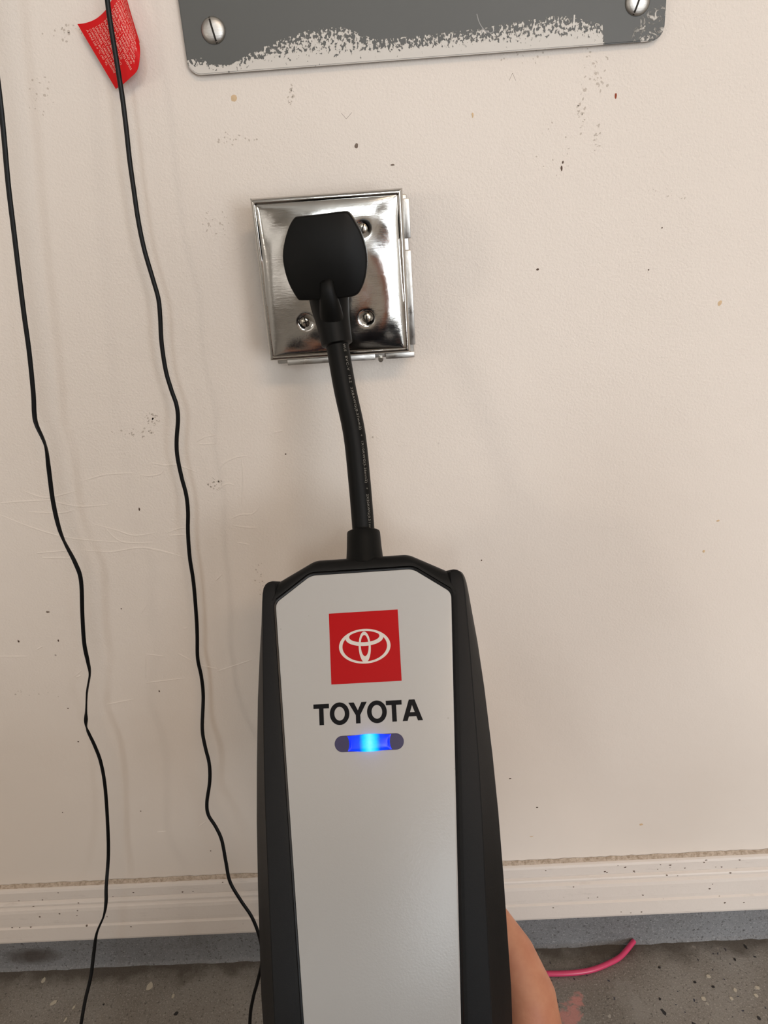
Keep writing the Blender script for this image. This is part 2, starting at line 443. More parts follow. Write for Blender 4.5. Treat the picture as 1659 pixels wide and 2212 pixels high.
for i, a in enumerate([(505, 212, 6, 7, M_STAIN), (1555, 655, 5, 6, M_STAIN), (1330, 207, 2, 6, M_RUST), (1021, 249, 2.5, 5, M_STAIN), (1216, 350, 2, 3, M_SPECK), (1213, 364, 2, 5, M_SPECK), (1161, 582, 3, 2.5, M_SPECK),
                      (1401, 583, 2, 2, M_SPECK), (1430, 492, 1.6, 1.6, M_SPECK), (344, 1493, 2, 4, M_SPECK), (147, 1530, 2, 2, M_SPECK), (169, 1602, 2.5, 2, M_SPECK), (1040, 1210, 2, 2, M_SPECK), (1520, 1191, 4, 4, M_STAIN),
                      (1102, 1682, 4, 2, M_SPECK), (1160, 1744, 3, 2, M_SPECK), (1148, 1807, 6, 2, M_STAIN), (1551, 1125, 4, 3, M_STAIN), (262, 1315, 2, 2, M_SPECK), (617, 981, 2, 2, M_SPECK), (301, 1100, 2, 4, M_SPECK), (770, 315, 4, 5, M_PENCIL),
                      (40, 1385, 3, 4, M_SPECK), (126, 1384, 2, 4, M_SPECK), (103, 1322, 5, 3, M_PENCIL), (455, 1838, 2, 2, M_SPECK), (304, 1752, 2, 2, M_SPECK), (135, 1755, 2, 2, M_SPECK), (848, 356, 5, 2, M_PENCIL), (1385, 1781, 6, 4, M_STAIN)]):
    stain('stain', *a, seed=i)

M_SCUFF = mat('scuff', lin((199, 187, 175)), .85)
def scuff(px, py, rx, ry, k, seed):
    rnd = random.Random(seed); V = []; Fc = []
    for q in range(int(6 + 46 * k)):
        a = rnd.uniform(0, 6.283); r = rnd.random() ** .6
        c = P(px + rx * r * math.cos(a), py + ry * r * math.sin(a), 0); sz = rnd.uniform(.0004, .0013) * (.6 + k); el_ = rnd.uniform(.25, 1); ro = rnd.uniform(0, 3.14)
        b = len(V)
        for i in range(6):
            t_ = i * math.pi / 3; x, z = sz * math.cos(t_) * rnd.uniform(.7, 1.2), sz * el_ * math.sin(t_) * rnd.uniform(.7, 1.2)
            V.append(c + Vector((x * math.cos(ro) - z * math.sin(ro), -.00006, x * math.sin(ro) + z * math.cos(ro))))
        Fc.append(tuple(range(b, b + 6)))
    o = obj('scuff', V, Fc, M_SCUFF, wall); o['kind'] = 'stuff'
for i, a in enumerate([(1285, 150, 38, 55, .5), (1256, 235, 10, 55, .35), (470, 480, 36, 30, .3), (490, 300, 65, 14, .25), (328, 915, 18, 24, .5), (290, 936, 50, 10, .35), (90, 210, 45, 45, .3), (135, 72, 50, 20, .3),
                       (465, 1045, 16, 14, .4), (563, 1250, 12, 40, .3), (75, 1500, 55, 18, .2), (628, 205, 8, 24, .25), (1190, 330, 40, 90, .15), (1130, 120, 60, 20, .2), (1440, 420, 60, 16, .15), (1290, 300, 8, 40, .25)]):
    scuff(*a, seed=100 + i)

# ---------------- chips lying in the floor coating (parts of the floor)
M_CHIP = mat('pale_paint_chip', lin((186, 178, 162)), 0.6)
M_CHIPD = mat('dark_chip', lin((34, 32, 32)), 0.6)
def chip(px, py, lx, ly, rot, m, seed):
    rnd = random.Random(seed); c = PZ(px, py, 0); V = []; k = 6
    q = .55 if m is M_CHIPD else .78
    lx *= q; ly *= q
    for zz in (0.0, .0007):
        for i in range(k):
            a = 2 * math.pi * i / k
            r = 1 + .25 * random.Random(seed * 10 + i).uniform(-1, 1)
            x, y = lx * r * math.cos(a), ly * r * math.sin(a)
            V.append(c + Vector((x * math.cos(rot) - y * math.sin(rot), x * math.sin(rot) + y * math.cos(rot), zz)))
    Fc = [tuple(range(k)), tuple(range(k, 2 * k))] + [(i, (i + 1) % k, k + (i + 1) % k, k + i) for i in range(k)]
    obj('chip', V, Fc, m, floor)
for i, a in enumerate([(94, 2118, .0030, .0045, -.4), (115, 2167, .0055, .0028, .75), (324, 2131, .0040, .0065, -.3), (160, 2176, .0016, .0035, -.4), (374, 2152, .0022, .0035, -.1), (142, 2203, .0013, .0036, -.3),
                       (1520, 2158, .0032, .0030, .2), (1530, 2109, .0030, .0028, -.5), (1588, 2139, .0028, .003, .5), (1634, 2151, .003, .0024, -.6), (1637, 2134, .003, .0022, -.4), (1579, 2157, .0026, .002, -.8), (1192, 2130, .002, .003, 0)]):
    chip(*a, M_CHIP, i)
for i, a in enumerate([(380, 2190, .0035, .005, -.7), (1425, 2158, .0026, .0034, 0), (1424, 2090, .0022, .003, .3), (1540, 2132, .003, .0028, -.6), (1501, 2122, .0028, .0024, -.4), (1587, 2073, .0022, .004, .3), (1610, 2045, .002, .005, .25), (1640, 2200, .003, .004, .2), (473, 2068, .004, .003, 0), (224, 2170, .0022, .002, 0)]):
    chip(*a, M_CHIPD, i + 50)

# ================================================================= GREY PANEL COVER
def panel_cover_material(zb, x0, x1):
    m = mat('grey_enamel', lin((80, 80, 77)), 0.5); t = NT(m)
    s = t.sep(); v = t.coord()
    hgt = t.math('SUBTRACT', s[2], zb)
    fx = t.math('DIVIDE', t.math('SUBTRACT', s[0], x0), (x1 - x0))
    fc = t.n('ShaderNodeFloatCurve'); t.l(fx, fc.inputs['Value'])
    cv = fc.mapping.curves[0]
    pts = [(0, .30), (.035, .32), (.045, .20), (.09, .16), (.14, .36), (.20, .52), (.27, .66), (.33, .66), (.37, .52), (.40, .40), (.5, .42), (.6, .45), (.7, .52), (.78, .58), (.83, .48), (.872, .36), (.876, .0), (.95, .0), (1, .0)]
    cv.points[0].location = pts[0]; cv.points[1].location = pts[-1]
    for p in pts[1:-1]: cv.points.new(*p)
    for p in cv.points: p.handle_type = 'VECTOR'
    fc.mapping.update()
    ph = t.math('MULTIPLY_ADD', fc.outputs[0], 0.036, -0.001)
    n1 = t.noise(t.coord((.8, 1, .62)), 600.0, 3, .6, .1)
    d = t.math('DIVIDE', t.math('SUBTRACT', ph, hgt), 0.017)
    rim = t.ramp(hgt, [(.0035, .16), (.0085, 0.)])
    val = t.math('ADD', t.math('MULTIPLY', t.math('MINIMUM', d, .55), .20), t.math('SUBTRACT', n1, .5))
    val = t.math('ADD', val, rim)
    fac = t.ramp(val, [(.045, 0.), (.085, 1.)])
    low = t.ramp(t.math('DIVIDE', t.math('SUBTRACT', ph, hgt), .02), [(.0, 0.), (.02, 1.)])
    fac = t.math('MULTIPLY', fac, low)
    # scraped lower right corner and a fine scratch
    cr = t.blob(s, 0, x1, 2, zb, .026, .024)
    sc = t.ramp(t.noise(t.coord((1, 1, 1)), 150.0, 4, .7, 2.0), [(.52, 0.), (.60, .9)])
    fac = t.math('MAXIMUM', fac, t.math('MULTIPLY', sc, t.ramp(cr, [(.15, 0.), (.5, 1.)])))
    bigv = t.noise(v, 8, 3)
    base = t.mix(bigv, lin((79, 79, 76)), lin((87, 87, 84)))
    t.l(t.mix(fac, base, lin((206, 200, 192))), t.b.inputs['Base Color'])
    t.l(t.bump(fac, .5, .0006), t.b.inputs['Normal'])
    return m
PY = -0.0065
pl, pr = P(408, 160, PY), P(1436, 86, PY)
zb = (P(408, 163, PY).z + P(1425, 87.5, PY).z) / 2
x0, x1 = P(396, 80, PY).x, P(1438, 30, PY).x
pc = empty('breaker_panel_cover', (0.5 * (x0 + x1), 0, zb))
tag(pc, 'grey enamelled steel cover with white paint smeared along its lower edge', 'panel cover')
M_COVER = panel_cover_material(zb, x0, x1)
# plate with rounded lower corners
rr = .009; zt = zb + .52
pts = []
for cx, cz, a0 in ((x1 - rr, zb + rr, -90), (x1 - rr, zt - rr, 0), (x0 + rr, zt - rr, 90), (x0 + rr, zb + rr, 180)):
    for k in range(7):
        a = math.radians(a0 + 90 * k / 6); pts.append((cx + rr * math.cos(a), cz + rr * math.sin(a)))
bm = bmesh.new()
front = [bm.verts.new((x, PY, z)) for x, z in pts]
f = bm.faces.new(front)
r = bmesh.ops.extrude_face_region(bm, geom=[f])
for v_ in r['geom']:
    if isinstance(v_, bmesh.types.BMVert): v_.co.y = -0.0042
bmesh.ops.bevel(bm, geom=[e for e in bm.edges if all(abs(v_.co.y - PY) < 1e-6 for v_ in e.verts)], offset=.0007, segments=2, affect='EDGES')
from_bm('cover_plate', bm, M_COVER, pc, auto=35)
# shallow shadow-gap return behind the plate
from_bm('panel_frame', box_bm(x0 + .004, x1 - .004, -.0042, 0.0, zb + .004, zt - .004), mat('frame_steel', lin((70, 68, 66)), .6), pc)
M_PSCREW = steel('pan_screw', .32, .3)
def slot_screw(px, py, y, r, h, ang, parent, name='screw', slotw=.14, two=False, m=None):
    c = px if py is None else P(px, py, y)
    bm = bmesh.new()
    rings = [(1.0, 0.0), (.97, .35), (.86, .65), (.66, .86), (.4, .96), (.0, 1.0)]
    sg = 28; prev = None
    allv = []
    for rad, hh in rings[:-1]:
        ring = [bm.verts.new((c.x + r * rad * math.cos(2 * math.pi * k / sg), y - h * hh, c.z + r * rad * math.sin(2 * math.pi * k / sg))) for k in range(sg)]
        if prev:
            for k in range(sg): bm.faces.new((prev[k], prev[(k + 1) % sg], ring[(k + 1) % sg], ring[k]))
        prev = ring
    top = bm.verts.new((c.x, y - h, c.z))
    for k in range(sg): bm.faces.new((prev[k], prev[(k + 1) % sg], top))
    s = from_bm(name, bm, m or M_SCREW, parent, smooth=True)
    # slot bars following the dome
    for kk, a in enumerate([ang] + ([ang + math.pi / 2] if two else [])):
        bm = bmesh.new(); ux, uz = math.cos(a), math.sin(a); nseg = 10; prevv = None
        L = .95 if kk == 0 else .5
        for i in range(nseg + 1):
            q = -L + 2 * L * i / nseg
            pf = [(0, 1.0), (.4, .96), (.66, .86), (.86, .65), (.97, .35), (1.0, 0.)]
            aq = abs(q); hh = 0
            for (ra_, ha_), (rb_, hb_) in zip(pf[:-1], pf[1:]):
                if ra_ <= aq <= rb_: hh = ha_ + (hb_ - ha_) * (aq - ra_) / (rb_ - ra_)
            hh = h * hh + .00012
            row = [bm.verts.new((c.x + r * (q * ux - sgn * slotw * uz), y - hh, c.z + r * (q * uz + sgn * slotw * ux))) for sgn in (-1, 1)]
            if prevv: bm.faces.new((prevv[0], prevv[1], row[1], row[0]))
            prevv = row
        from_bm('slot', bm, M_SLOT, s)
    return s
slot_screw(461, 66, PY, .0086, .0030, math.radians(101), pc, slotw=.075, m=M_PSCREW)
slot_screw(1377, 4, PY, .0086, .0030, math.radians(70), pc, slotw=.075, m=M_PSCREW)
# scratches and a paint drip on the cover
M_SCR = mat('scratch', lin((150, 148, 146)), .6); M_DRIP = mat('paint_drip', lin((212, 206, 198)), .5)
def strip_at(name, pxs, width, m, parent, y):
    pts = catmull([P(a, b, y) for a, b in pxs], 4); V = []; Fc = []
    for i, p in enumerate(pts):
        a = pts[max(i - 1, 0)]; b = pts[min(i + 1, len(pts) - 1)]; t_ = (b - a).normalized(); s = Vector((-t_.z, 0, t_.x)) * width * .5
        V += [p + s, p - s + Vector((0, 0, 0))]
        if i: Fc.append((2 * i - 2, 2 * i - 1, 2 * i + 1, 2 * i))
    return obj(name, V, Fc, m, parent)
strip_at('paint_drip', [(1239, 60), (1240, 48), (1241, 32)], .0010, M_DRIP, pc, PY - .00012)
strip_at('scratch', [(1030, 30), (1036, 50), (1048, 66), (1060, 71), (1068, 66)], .0006, M_SCR, pc, PY - .00012)
strip_at('scratch', [(1042, 60), (1040, 72)], .0005, M_SCR, pc, PY - .00012)

# ================================================================= OUTLET BOX AND STEEL PLATE
BY = -0.050
tl, tr, bl, br = P(537, 431, BY), P(870, 404, BY), P(583, 779, BY), P(887, 765, BY)
ox0, ox1 = (tl.x + bl.x) / 2, (tr.x + br.x) / 2
oz1, oz0 = (tl.z + tr.z) / 2, (bl.z + br.z) / 2
ob = empty('outlet_box', ((ox0 + ox1) / 2, 0, oz0))
tag(ob, 'square galvanised outlet box with a shiny steel cover plate on the wall', 'outlet')
ow, oh = ox1 - ox0, oz1 - oz0
scr = [P(661, 695, BY), P(792, 686, BY), P(783, 494, BY), P(652, 505, BY)]
def plate_h(x, z):
    ex = min(x - ox0, ox1 - x); ez = min(z - oz0, oz1 - z); e = min(ex, ez)
    u = 2 * (x - ox0) / ow - 1; v = 2 * (z - oz0) / oh - 1
    if e < .0042:
        h = -.0016 * (1 - math.sqrt(max(0, 1 - ((.0042 - e) / .0042) ** 2))) - .003 * max(0, (.0012 - e) / .0012)
        h -= .0004 * math.exp(-((e - .0042) / .0009) ** 2)
    else:
        h = -.0004 * math.exp(-((e - .0042) / .0009) ** 2) + .0022 * (1 - math.exp(-(ex - .0042) / .009)) * (1 - math.exp(-(ez - .0042) / .009))
        h += .0019 * (1 - u * u) * (1 - v * v) - .0012 * v
        rr_ = math.hypot(u - .15, v + .25)
        h += .00020 * math.sin(13 * rr_) * min(1, (e - .0042) / .008) + .00010 * math.sin(7 * v - 2.5 * u + 1)
        for s in scr:
            d2 = (x - s.x) ** 2 + (z - s.z) ** 2
            h -= .0030 * math.exp(-(d2 / .0040 ** 2) ** 1.5)
    return h
def grid_lin(n, edge=.0050, tot=1.0):
    g = [edge * (i / 7) for i in range(7)]
    inner = [edge + (tot - 2 * edge) * i / n for i in range(n + 1)]
    return g + inner + [tot - edge + edge * (i + 1) / 7 for i in range(7)]
gx, gz = grid_lin(72, tot=ow), grid_lin(76, tot=oh)
V = []; Fc = []
for z in gz:
    for x in gx: V.append((ox0 + x, BY - plate_h(ox0 + x, oz0 + z), oz0 + z))
nx, nz = len(gx), len(gz)
for j in range(nz - 1):
    for i in range(nx - 1):
        a = j * nx + i; Fc.append((a, a + 1, a + nx + 1, a + nx))
# folded skirt
def border():
    return [i for i in range(nx)] + [j * nx + nx - 1 for j in range(1, nz)] + [(nz - 1) * nx + i for i in range(nx - 2, -1, -1)] + [j * nx for j in range(nz - 2, 0, -1)]
bd = border(); base = len(V)
for i in bd: V.append((V[i][0], BY + .0105, V[i][2]))
for k in range(len(bd)):
    k2 = (k + 1) % len(bd); Fc.append((bd[k], bd[k2], base + k2, base + k))
plate = obj('cover_plate', V, Fc, M_STEEL, ob, auto=50); plate['label'] = 'mirror-like steel cover plate'
for k_, a, two in ((0, 1.75, True), (1, 1.62, False), (2, 1.2, False), (3, .8, False)):
    c = scr[k_]
    slot_screw(c, None, BY - plate_h(c.x, c.z) - .0002, .0040, .0019, a, ob, slotw=.11, two=two)
# galvanised box body, a little wider than the plate on the right
gx0, gx1, gz0, gz1 = ox0 + .004, ox1 + .0030, oz0 - .0052, oz1 - .004
from_bm('box_body', box_bm(gx0, gx1, BY + .013, 0.0, gz0 + .0004, gz1, .0012), M_GALV, ob, auto=35)
# front flange of the box with a screw gap: right and left runs below the plate, tabs on the right side
fz = gz0 - .0006
def slab(name, a, b, c, d, e, f_, m=M_GALV, bev=.0006):
    return from_bm(name, box_bm(a, b, c, d, e, f_, bev), m, ob, auto=35)
gapx = P(822, 768, BY + .012).x
slab('flange', gapx + .004, gx1, BY + .0106, BY + .0135, fz, gz0 + .004)
slab('flange', gx0 + .008, gapx - .004, BY + .0106, BY + .0135, fz, gz0 + .004)
slab('flange', gx1 - .003, gx1 + .0016, BY + .0106, BY + .0135, oz1 - .034, oz1 - .007)
slab('flange', gx1 - .003, gx1 + .0012, BY + .0106, BY + .0135, oz0 + .004, oz1 - .042)
# flange screw seen in the gap
bm = bmesh.new(); bmesh.ops.create_cone(bm, cap_ends=True, segments=16, radius1=.0022, radius2=.0018, depth=.003, matrix=Matrix.Translation((gapx, BY + .0118, gz0 - .0008)) @ Matrix.Rotation(math.pi / 2, 4, 'X'))
from_bm('flange_screw', bm, M_SCREW, ob, smooth=False)
# knockouts on the underside
for kx in (.26, .74):
    bm = bmesh.new(); bmesh.ops.create_cone(bm, cap_ends=True, segments=28, radius1=.0125, radius2=.0115, depth=.0012, matrix=Matrix.Translation((ox0 + ow * kx, -.019, gz0 + .0002)))
    from_bm('knockout', bm, M_GALV, ob)
# receptacle face under the plug
pcx = P(703, 557, -.105)
bm = bmesh.new(); cx_, cz_ = P(703, 565, BY - .02).x, P(703, 590, BY - .02).z
bmesh.ops.create_cone(bm, cap_ends=True, segments=40, radius1=.0225, radius2=.0225, depth=.012, matrix=Matrix.Translation((cx_, BY - .006, cz_)) @ Matrix.Rotation(math.pi / 2, 4, 'X'))
from_bm('receptacle', bm, M_BLACK, ob, auto=40)

# ================================================================= EV CHARGER
# frame of the control box: u to the right, v up its face, w out of its face
EU = Vector((0.99857894, -0.04304828, 0.0314157)); EV = Vector((-7.3e-05, 0.588388118, 0.80857864)); EW = Vector((-0.05329254, -0.8074319, 0.58754884))
CO = CAM + Vector((-0.03066198, 0.42512412, -0.27678502)) + EU * (-.00048) + EV * .0003
def L(u, v, w): return CO + EU * (u / 1000) + EV * (v / 1000) + EW * (w / 1000)
ch = empty('ev_charger', L(0, -285, -22))
tag(ch, 'black and white electric car charging unit with short cable plugged into the outlet', 'car charger')

def line_x(l1, l2):   # lines n.x*u+n.y*v=c
    (a, b, c), (d, e, f_) = l1, l2
    D_ = a * e - b * d; return ((c * e - b * f_) / D_, (a * f_ - c * d) / D_)
def half_outline(lines, off):      # right half: list of (p,q) edges; offset outward
    ls = []
    for (p, q) in lines:
        dx, dy = q[0] - p[0], q[1] - p[1]; n_ = math.hypot(dx, dy)
        nx_, ny_ = -dy / n_, dx / n_          # left normal; edges run bottom->top counterclockwise on the right side => outward is right
        nx_, ny_ = -nx_, -ny_
        ls.append((nx_, ny_, nx_ * p[0] + ny_ * p[1] + off))
    pts = [line_x(ls[i], ls[i + 1]) for i in range(len(ls) - 1)]
    return pts
def fillet(poly, rads, k=6):
    out = []; n_ = len(poly)
    for i in range(n_):
        p = Vector(poly[i]); a = Vector(poly[i - 1]) - p; b = Vector(poly[(i + 1) % n_]) - p
        ang = a.angle(b); r_ = rads[i]
        d = min(r_ / math.tan(ang / 2), .45 * a.length, .45 * b.length); a.normalize(); b.normalize()
        p0, p2 = p + a * d, p + b * d
        for j in range(k + 1):
            t = j / k; out.append(tuple((1 - t) ** 2 * p0 + 2 * t * (1 - t) * p + t * t * p2))
    return out
def closed(lines, off, rads):
    h = half_outline(lines, off)              # bottom right ... top right
    poly = h + [(-x, y) for x, y in reversed(h)]
    rd = rads + rads[::-1]
    return fillet(poly, rd)
PAN = [((-10, -262), (10, -262)), ((45.4, -262), (59.8, 32.7)), ((59.8, 32.7), (35, 50)), ((10, 50), (-10, 50))]
BOD = [((-10, -276), (10, -276)), ((49.5, -276), (64.3, 40)), ((60, 47.6), (32.5, 61.8)), ((10, 61.8), (-10, 61.8))]
def loft(name, rings, m, parent, cap0=True, cap1=True, auto=40):
    V = []; Fc = []; n_ = len(rings[0])
    for rg in rings: V += rg
    for i in range(len(rings) - 1):
        for k in range(n_):
            k2 = (k + 1) % n_; Fc.append((i * n_ + k, i * n_ + k2, (i + 1) * n_ + k2, (i + 1) * n_ + k))
    if cap0: Fc.append(tuple(range(n_)))
    if cap1: Fc.append(tuple((len(rings) - 1) * n_ + k for k in range(n_)))
    return obj(name, V, Fc, m, parent, auto=auto)
def ring(lines, off, rads, w): return [L(u, v, w(u, v) if callable(w) else w) for u, v in closed(lines, off, rads)]
RP = [9, 7, 12]; RB = [14, 10, 16]
box = loft('control_box', [ring(PAN, 2.2, RP, -3), ring(PAN, 2.6, RP, -.6), ring(PAN, 4.0, RP, -.4), ring(BOD, -4.2, RB, -.8), ring(BOD, -2.0, RB, -2.6), ring(BOD, -.6, RB, -6), ring(BOD, 0, RB, -11), ring(BOD, 0, RB, -34), ring(BOD, -3, RB, -41), ring(BOD, -8, RB, -44)], M_BLACK, ch)
loft('trim_ring', [ring(PAN, 2.3, RP, -3), ring(PAN, 2.1, RP, -.7), ring(PAN, 1.3, RP, -.1), ring(PAN, .4, RP, -.3), ring(PAN, .2, RP, -2.5)], M_TRIMRING, ch, False, False)
pn = loft('face_panel', [ring(PAN, .1, RP, -3), ring(PAN, .1, RP, -.35), ring(PAN, -.25, RP, -.05), ring(PAN, -.7, RP, 0.0)], M_PANEL, ch)
pn['label'] = 'white tapered front panel'
# side rails
def rail(sgn):
    # v, inner front u, outer front u, silhouette u, silhouette depth, back u, back depth
    st = [(48.6, 62.0, 63.6, 64.4, 8, 63, 20, 3.5), (48.0, 61.0, 65.2, 66.6, 8, 63, 26, 2.0), (46.6, 60.5, 67.0, 68.6, 8, 64, 32, 1.1), (44.0, 60.5, 68.4, 69.9, 9, 66, 36, .6), (40.0, 60.5, 69.1, 70.9, 10, 67, 39, .4), (34, 60.5, 69.5, 71.7, 11, 68, 40, .4),
          (20, 61.2, 69.7, 73.2, 13, 69, 42, .4), (0, 60.5, 70.0, 75.4, 16, 70, 43, .4), (-30, 59, 70.1, 77.6, 18, 72, 44, .4), (-74, 56.8, 70.2, 79.6, 21, 74, 45, .4), (-110, 55, 69.6, 80.4, 22, 75, 46, .4), (-150, 53, 68.4, 80.4, 23, 75, 46, .4), (-215, 50, 66.4, 79.6, 25, 74, 46, .4), (-262, 49, 64.8, 77, 26, 72, 46, .4), (-274, 48, 63, 73, 26, 69, 45, 1.5), (-279, 48, 58, 66, 26, 64, 42, 5)]
    V = []; Fc = []
    for v, ui, uo, us, ws, ub, wb, w0 in st:
        cs = [(ui, -w0 - .3), (ui + .35 * (uo - ui), -w0), (uo - 1.0, -w0 - .2), (uo - .25, -w0 - .6), (uo + .2, -w0 - 1.5), (uo + (us - uo) * .55, -w0 - ws * .5), (us - .3, -ws + .1 * ws), (us, -ws - 1), (us - .4, -ws - 4), (ub + 1, -wb + 4), (ub - 2.5, -wb), (ui - 6, -wb), (ui - 6, -w0 - 6)]
        n_ = len(cs)
        V += [L(sgn * a, v - (.0 if b > -12 else 0), b) for a, b in cs]
    for i in range(len(st) - 1):
        for k in range(n_):
            k2 = (k + 1) % n_; Fc.append((i * n_ + k, i * n_ + k2, (i + 1) * n_ + k2, (i + 1) * n_ + k))
    Fc.append(tuple(range(n_))); Fc.append(tuple((len(st) - 1) * n_ + k for k in range(n_)))
    obj('side_rail', V, Fc, M_SATIN, ch, auto=14)
rail(1); rail(-1)

# ---- printing on the panel
def flat(name, polys, z, m, parent, th=.06):
    V = []; Fc = []
    for poly in polys:
        b = len(V); n_ = len(poly)
        V += [L(u, v, z + th) for u, v in poly]; Fc.append(tuple(range(b, b + n_)))
    return obj(name, V, Fc, m, parent)
S = 23.4
sqr = [(-S, -S), (S, -S), (S, S), (-S, S)]
V = [L(u, v, .02) for u, v in sqr] + [L(u, v, .10) for u, v in sqr]
red = obj('red_square', V, [(4, 5, 6, 7), (0, 1, 5, 4), (1, 2, 6, 5), (2, 3, 7, 6), (3, 0, 4, 7)], M_RED, pn)
def rings_mesh(specs, z):
    V = []; Fc = []; n_ = 72
    for q, ((cu, cv, a, b), (du, dv, c_, d_)) in enumerate(specs):
        o0 = len(V)
        for k in range(n_):
            t = 2 * math.pi * k / n_
            V.append(L(cu + a * math.cos(t), cv + b * math.sin(t), z + .015 * q)); V.append(L(du + c_ * math.cos(t), dv + d_ * math.sin(t), z + .015 * q))
        for k in range(n_):
            k2 = (k + 1) % n_; Fc.append((o0 + 2 * k, o0 + 2 * k2, o0 + 2 * k2 + 1, o0 + 2 * k + 1))
    return V, Fc
dv = .4
V, Fc = rings_mesh([((0, dv, 17.3, 11.4), (0, dv, 15.0, 10.05)), ((0, dv + 5.45, 12.7, 5.3), (0, dv + 6.35, 10.2, 3.75)), ((0, dv - .55, 4.05, 10.2), (0, dv + .4, 2.65, 6.95))], .14)
obj('emblem', V, Fc, M_WHITE, pn)
# lettering: T O Y O T A in heavy plain capitals
def ell(cu, cv, a, b, n_=48): return [(cu + a * math.cos(2 * math.pi * k / n_), cv + b * math.sin(2 * math.pi * k / n_)) for k in range(n_)]
LB, LH = -49.0, 13.4
def letter(name, verts, faces):
    obj('letter', [L(u, v, .06) for u, v in verts], faces, M_INK, pn)['label'] = 'black printed capital letter'
def T_(x): 
    w_, s_ = 10.4, 3.0
    letter('T', [(x, LB + LH), (x, LB + LH - 2.9), (x + w_, LB + LH - 2.9), (x + w_, LB + LH), (x + w_ / 2 - s_ / 2, LB + LH - 2.9), (x + w_ / 2 - s_ / 2, LB), (x + w_ / 2 + s_ / 2, LB), (x + w_ / 2 + s_ / 2, LB + LH - 2.9)], [(0, 1, 4, 7, 2, 3), (4, 5, 6, 7)])
def O_(x):
    n_ = 48; c = x + 6.5; o_ = ell(c, LB + LH / 2, 6.5, 7.2); i_ = ell(c, LB + LH / 2, 3.45, 4.35)
    V = []
    for a, b in zip(o_, i_): V += [a, b]
    letter('O', V, [(2 * k, 2 * ((k + 1) % n_), 2 * ((k + 1) % n_) + 1, 2 * k + 1) for k in range(n_)])
def Y_(x):
    w_ = 12.2; c = x + w_ / 2; t = LB + LH; m_ = LB + 5.3
    letter('Y', [(x, t), (c - 1.5, m_), (c - 1.5, LB), (c + 1.5, LB), (c + 1.5, m_), (x + w_, t), (x + w_ - 3.6, t), (c, LB + 8.3), (x + 3.6, t)], [(0, 1, 7, 8), (1, 4, 7), (4, 5, 6, 7), (1, 2, 3, 4)])
def A_(x):
    w_ = 13.3; c = x + w_ / 2; t = LB + LH; 
    letter('A', [(x, LB), (x + 3.3, LB), (c, LB + 9.9), (c - 1.9, t), (c + 1.9, t), (x + w_ - 3.3, LB), (x + w_, LB), (x + 4.25, LB + 2.75), (x + w_ - 4.25, LB + 2.75), (x + w_ - 5.15, LB + 5.4), (x + 5.15, LB + 5.4)], [(0, 1, 7, 10, 2, 3), (3, 2, 4), (2, 9, 8, 5, 6, 4), (7, 8, 9, 10)])
x_ = -35.85
T_(x_); O_(x_ + 10.75); Y_(x_ + 23.3); O_(x_ + 35.4); T_(x_ + 48.0); A_(x_ + 58.4)
# ---- indicator
def pill(a, b, v0, n_=16):
    pts = []
    for k in range(n_ + 1):
        t = -math.pi / 2 + math.pi * k / n_; pts.append((a - b + b * math.cos(t), v0 + b * math.sin(t)))
    for k in range(n_ + 1):
        t = math.pi / 2 + math.pi * k / n_; pts.append((-(a - b) + b * math.cos(t), v0 + b * math.sin(t)))
    return pts
IV = -61.4
M_IND = mat('indicator_lens', lin((62, 56, 92)), .25)
V = [L(u, v, .02) for u, v in pill(22.6, 5.1, IV)] + [L(u, v, .25) for u, v in pill(22.4, 4.9, IV)]
n_ = len(V) // 2
ind = obj('indicator_window', V, [tuple(range(n_, 2 * n_))] + [(k, (k + 1) % n_, n_ + (k + 1) % n_, n_ + k) for k in range(n_)], M_IND, pn)
M_LED = mat('blue_led', lin((10, 30, 200)), .3)
_t = NT(M_LED); _s = _t.sep()
c_ = L(0.5, IV, 0)
dx = _t.math('MULTIPLY', _t.math('ABSOLUTE', _t.math('SUBTRACT', _s[0], c_.x)), 1 / .0145)
nz_ = _t.math('MULTIPLY_ADD', _t.noise(_t.coord(), 420, 3), .12, -.06)
dx = _t.math('ADD', dx, nz_)
_t.l(_t.ramp(dx, [(0.0, (.07, .42, 1.0, 1)), (.26, (.0, .30, 1.0, 1)), (.48, (.0, .035, 1.0, 1)), (1.0, (.0, .012, .5, 1))]), _t.b.inputs['Emission Color'])
_stv = _t.ramp(dx, [(0.0, 1.0), (.30, .9), (.5, .7), (1.0, .6)])
_t.l(_t.math('MULTIPLY', _stv, 2.6), _t.b.inputs['Emission Strength'])
# lit lens: low bulge between the two dark ends
V = []; Fc = []; nu, nv = 28, 10
for i in range(nu + 1):
    q = -1 + 2 * i / nu
    hw = 4.75 + .75 * max(0, math.cos(q * math.pi / 2 * 1.1)) ** 1.5
    for j in range(nv + 1):
        p = -1 + 2 * j / nv
        uu = .3 + q * 14.4 + (1 - p * p) * 1.2 * (-1 if q > 0 else 1) * (abs(q) > .9)
        V.append(L(uu, IV + p * hw, .28 + 1.3 * max(0, 1 - p * p) ** .5 * max(0, 1 - q ** 4) ** .5))
for i in range(nu):
    for j in range(nv):
        a = i * (nv + 1) + j; Fc.append((a, a + nv + 1, a + nv + 2, a + 1))
led = obj('lit_lens', V, Fc, M_LED, pn, smooth=True); led['label'] = 'glowing blue status light'

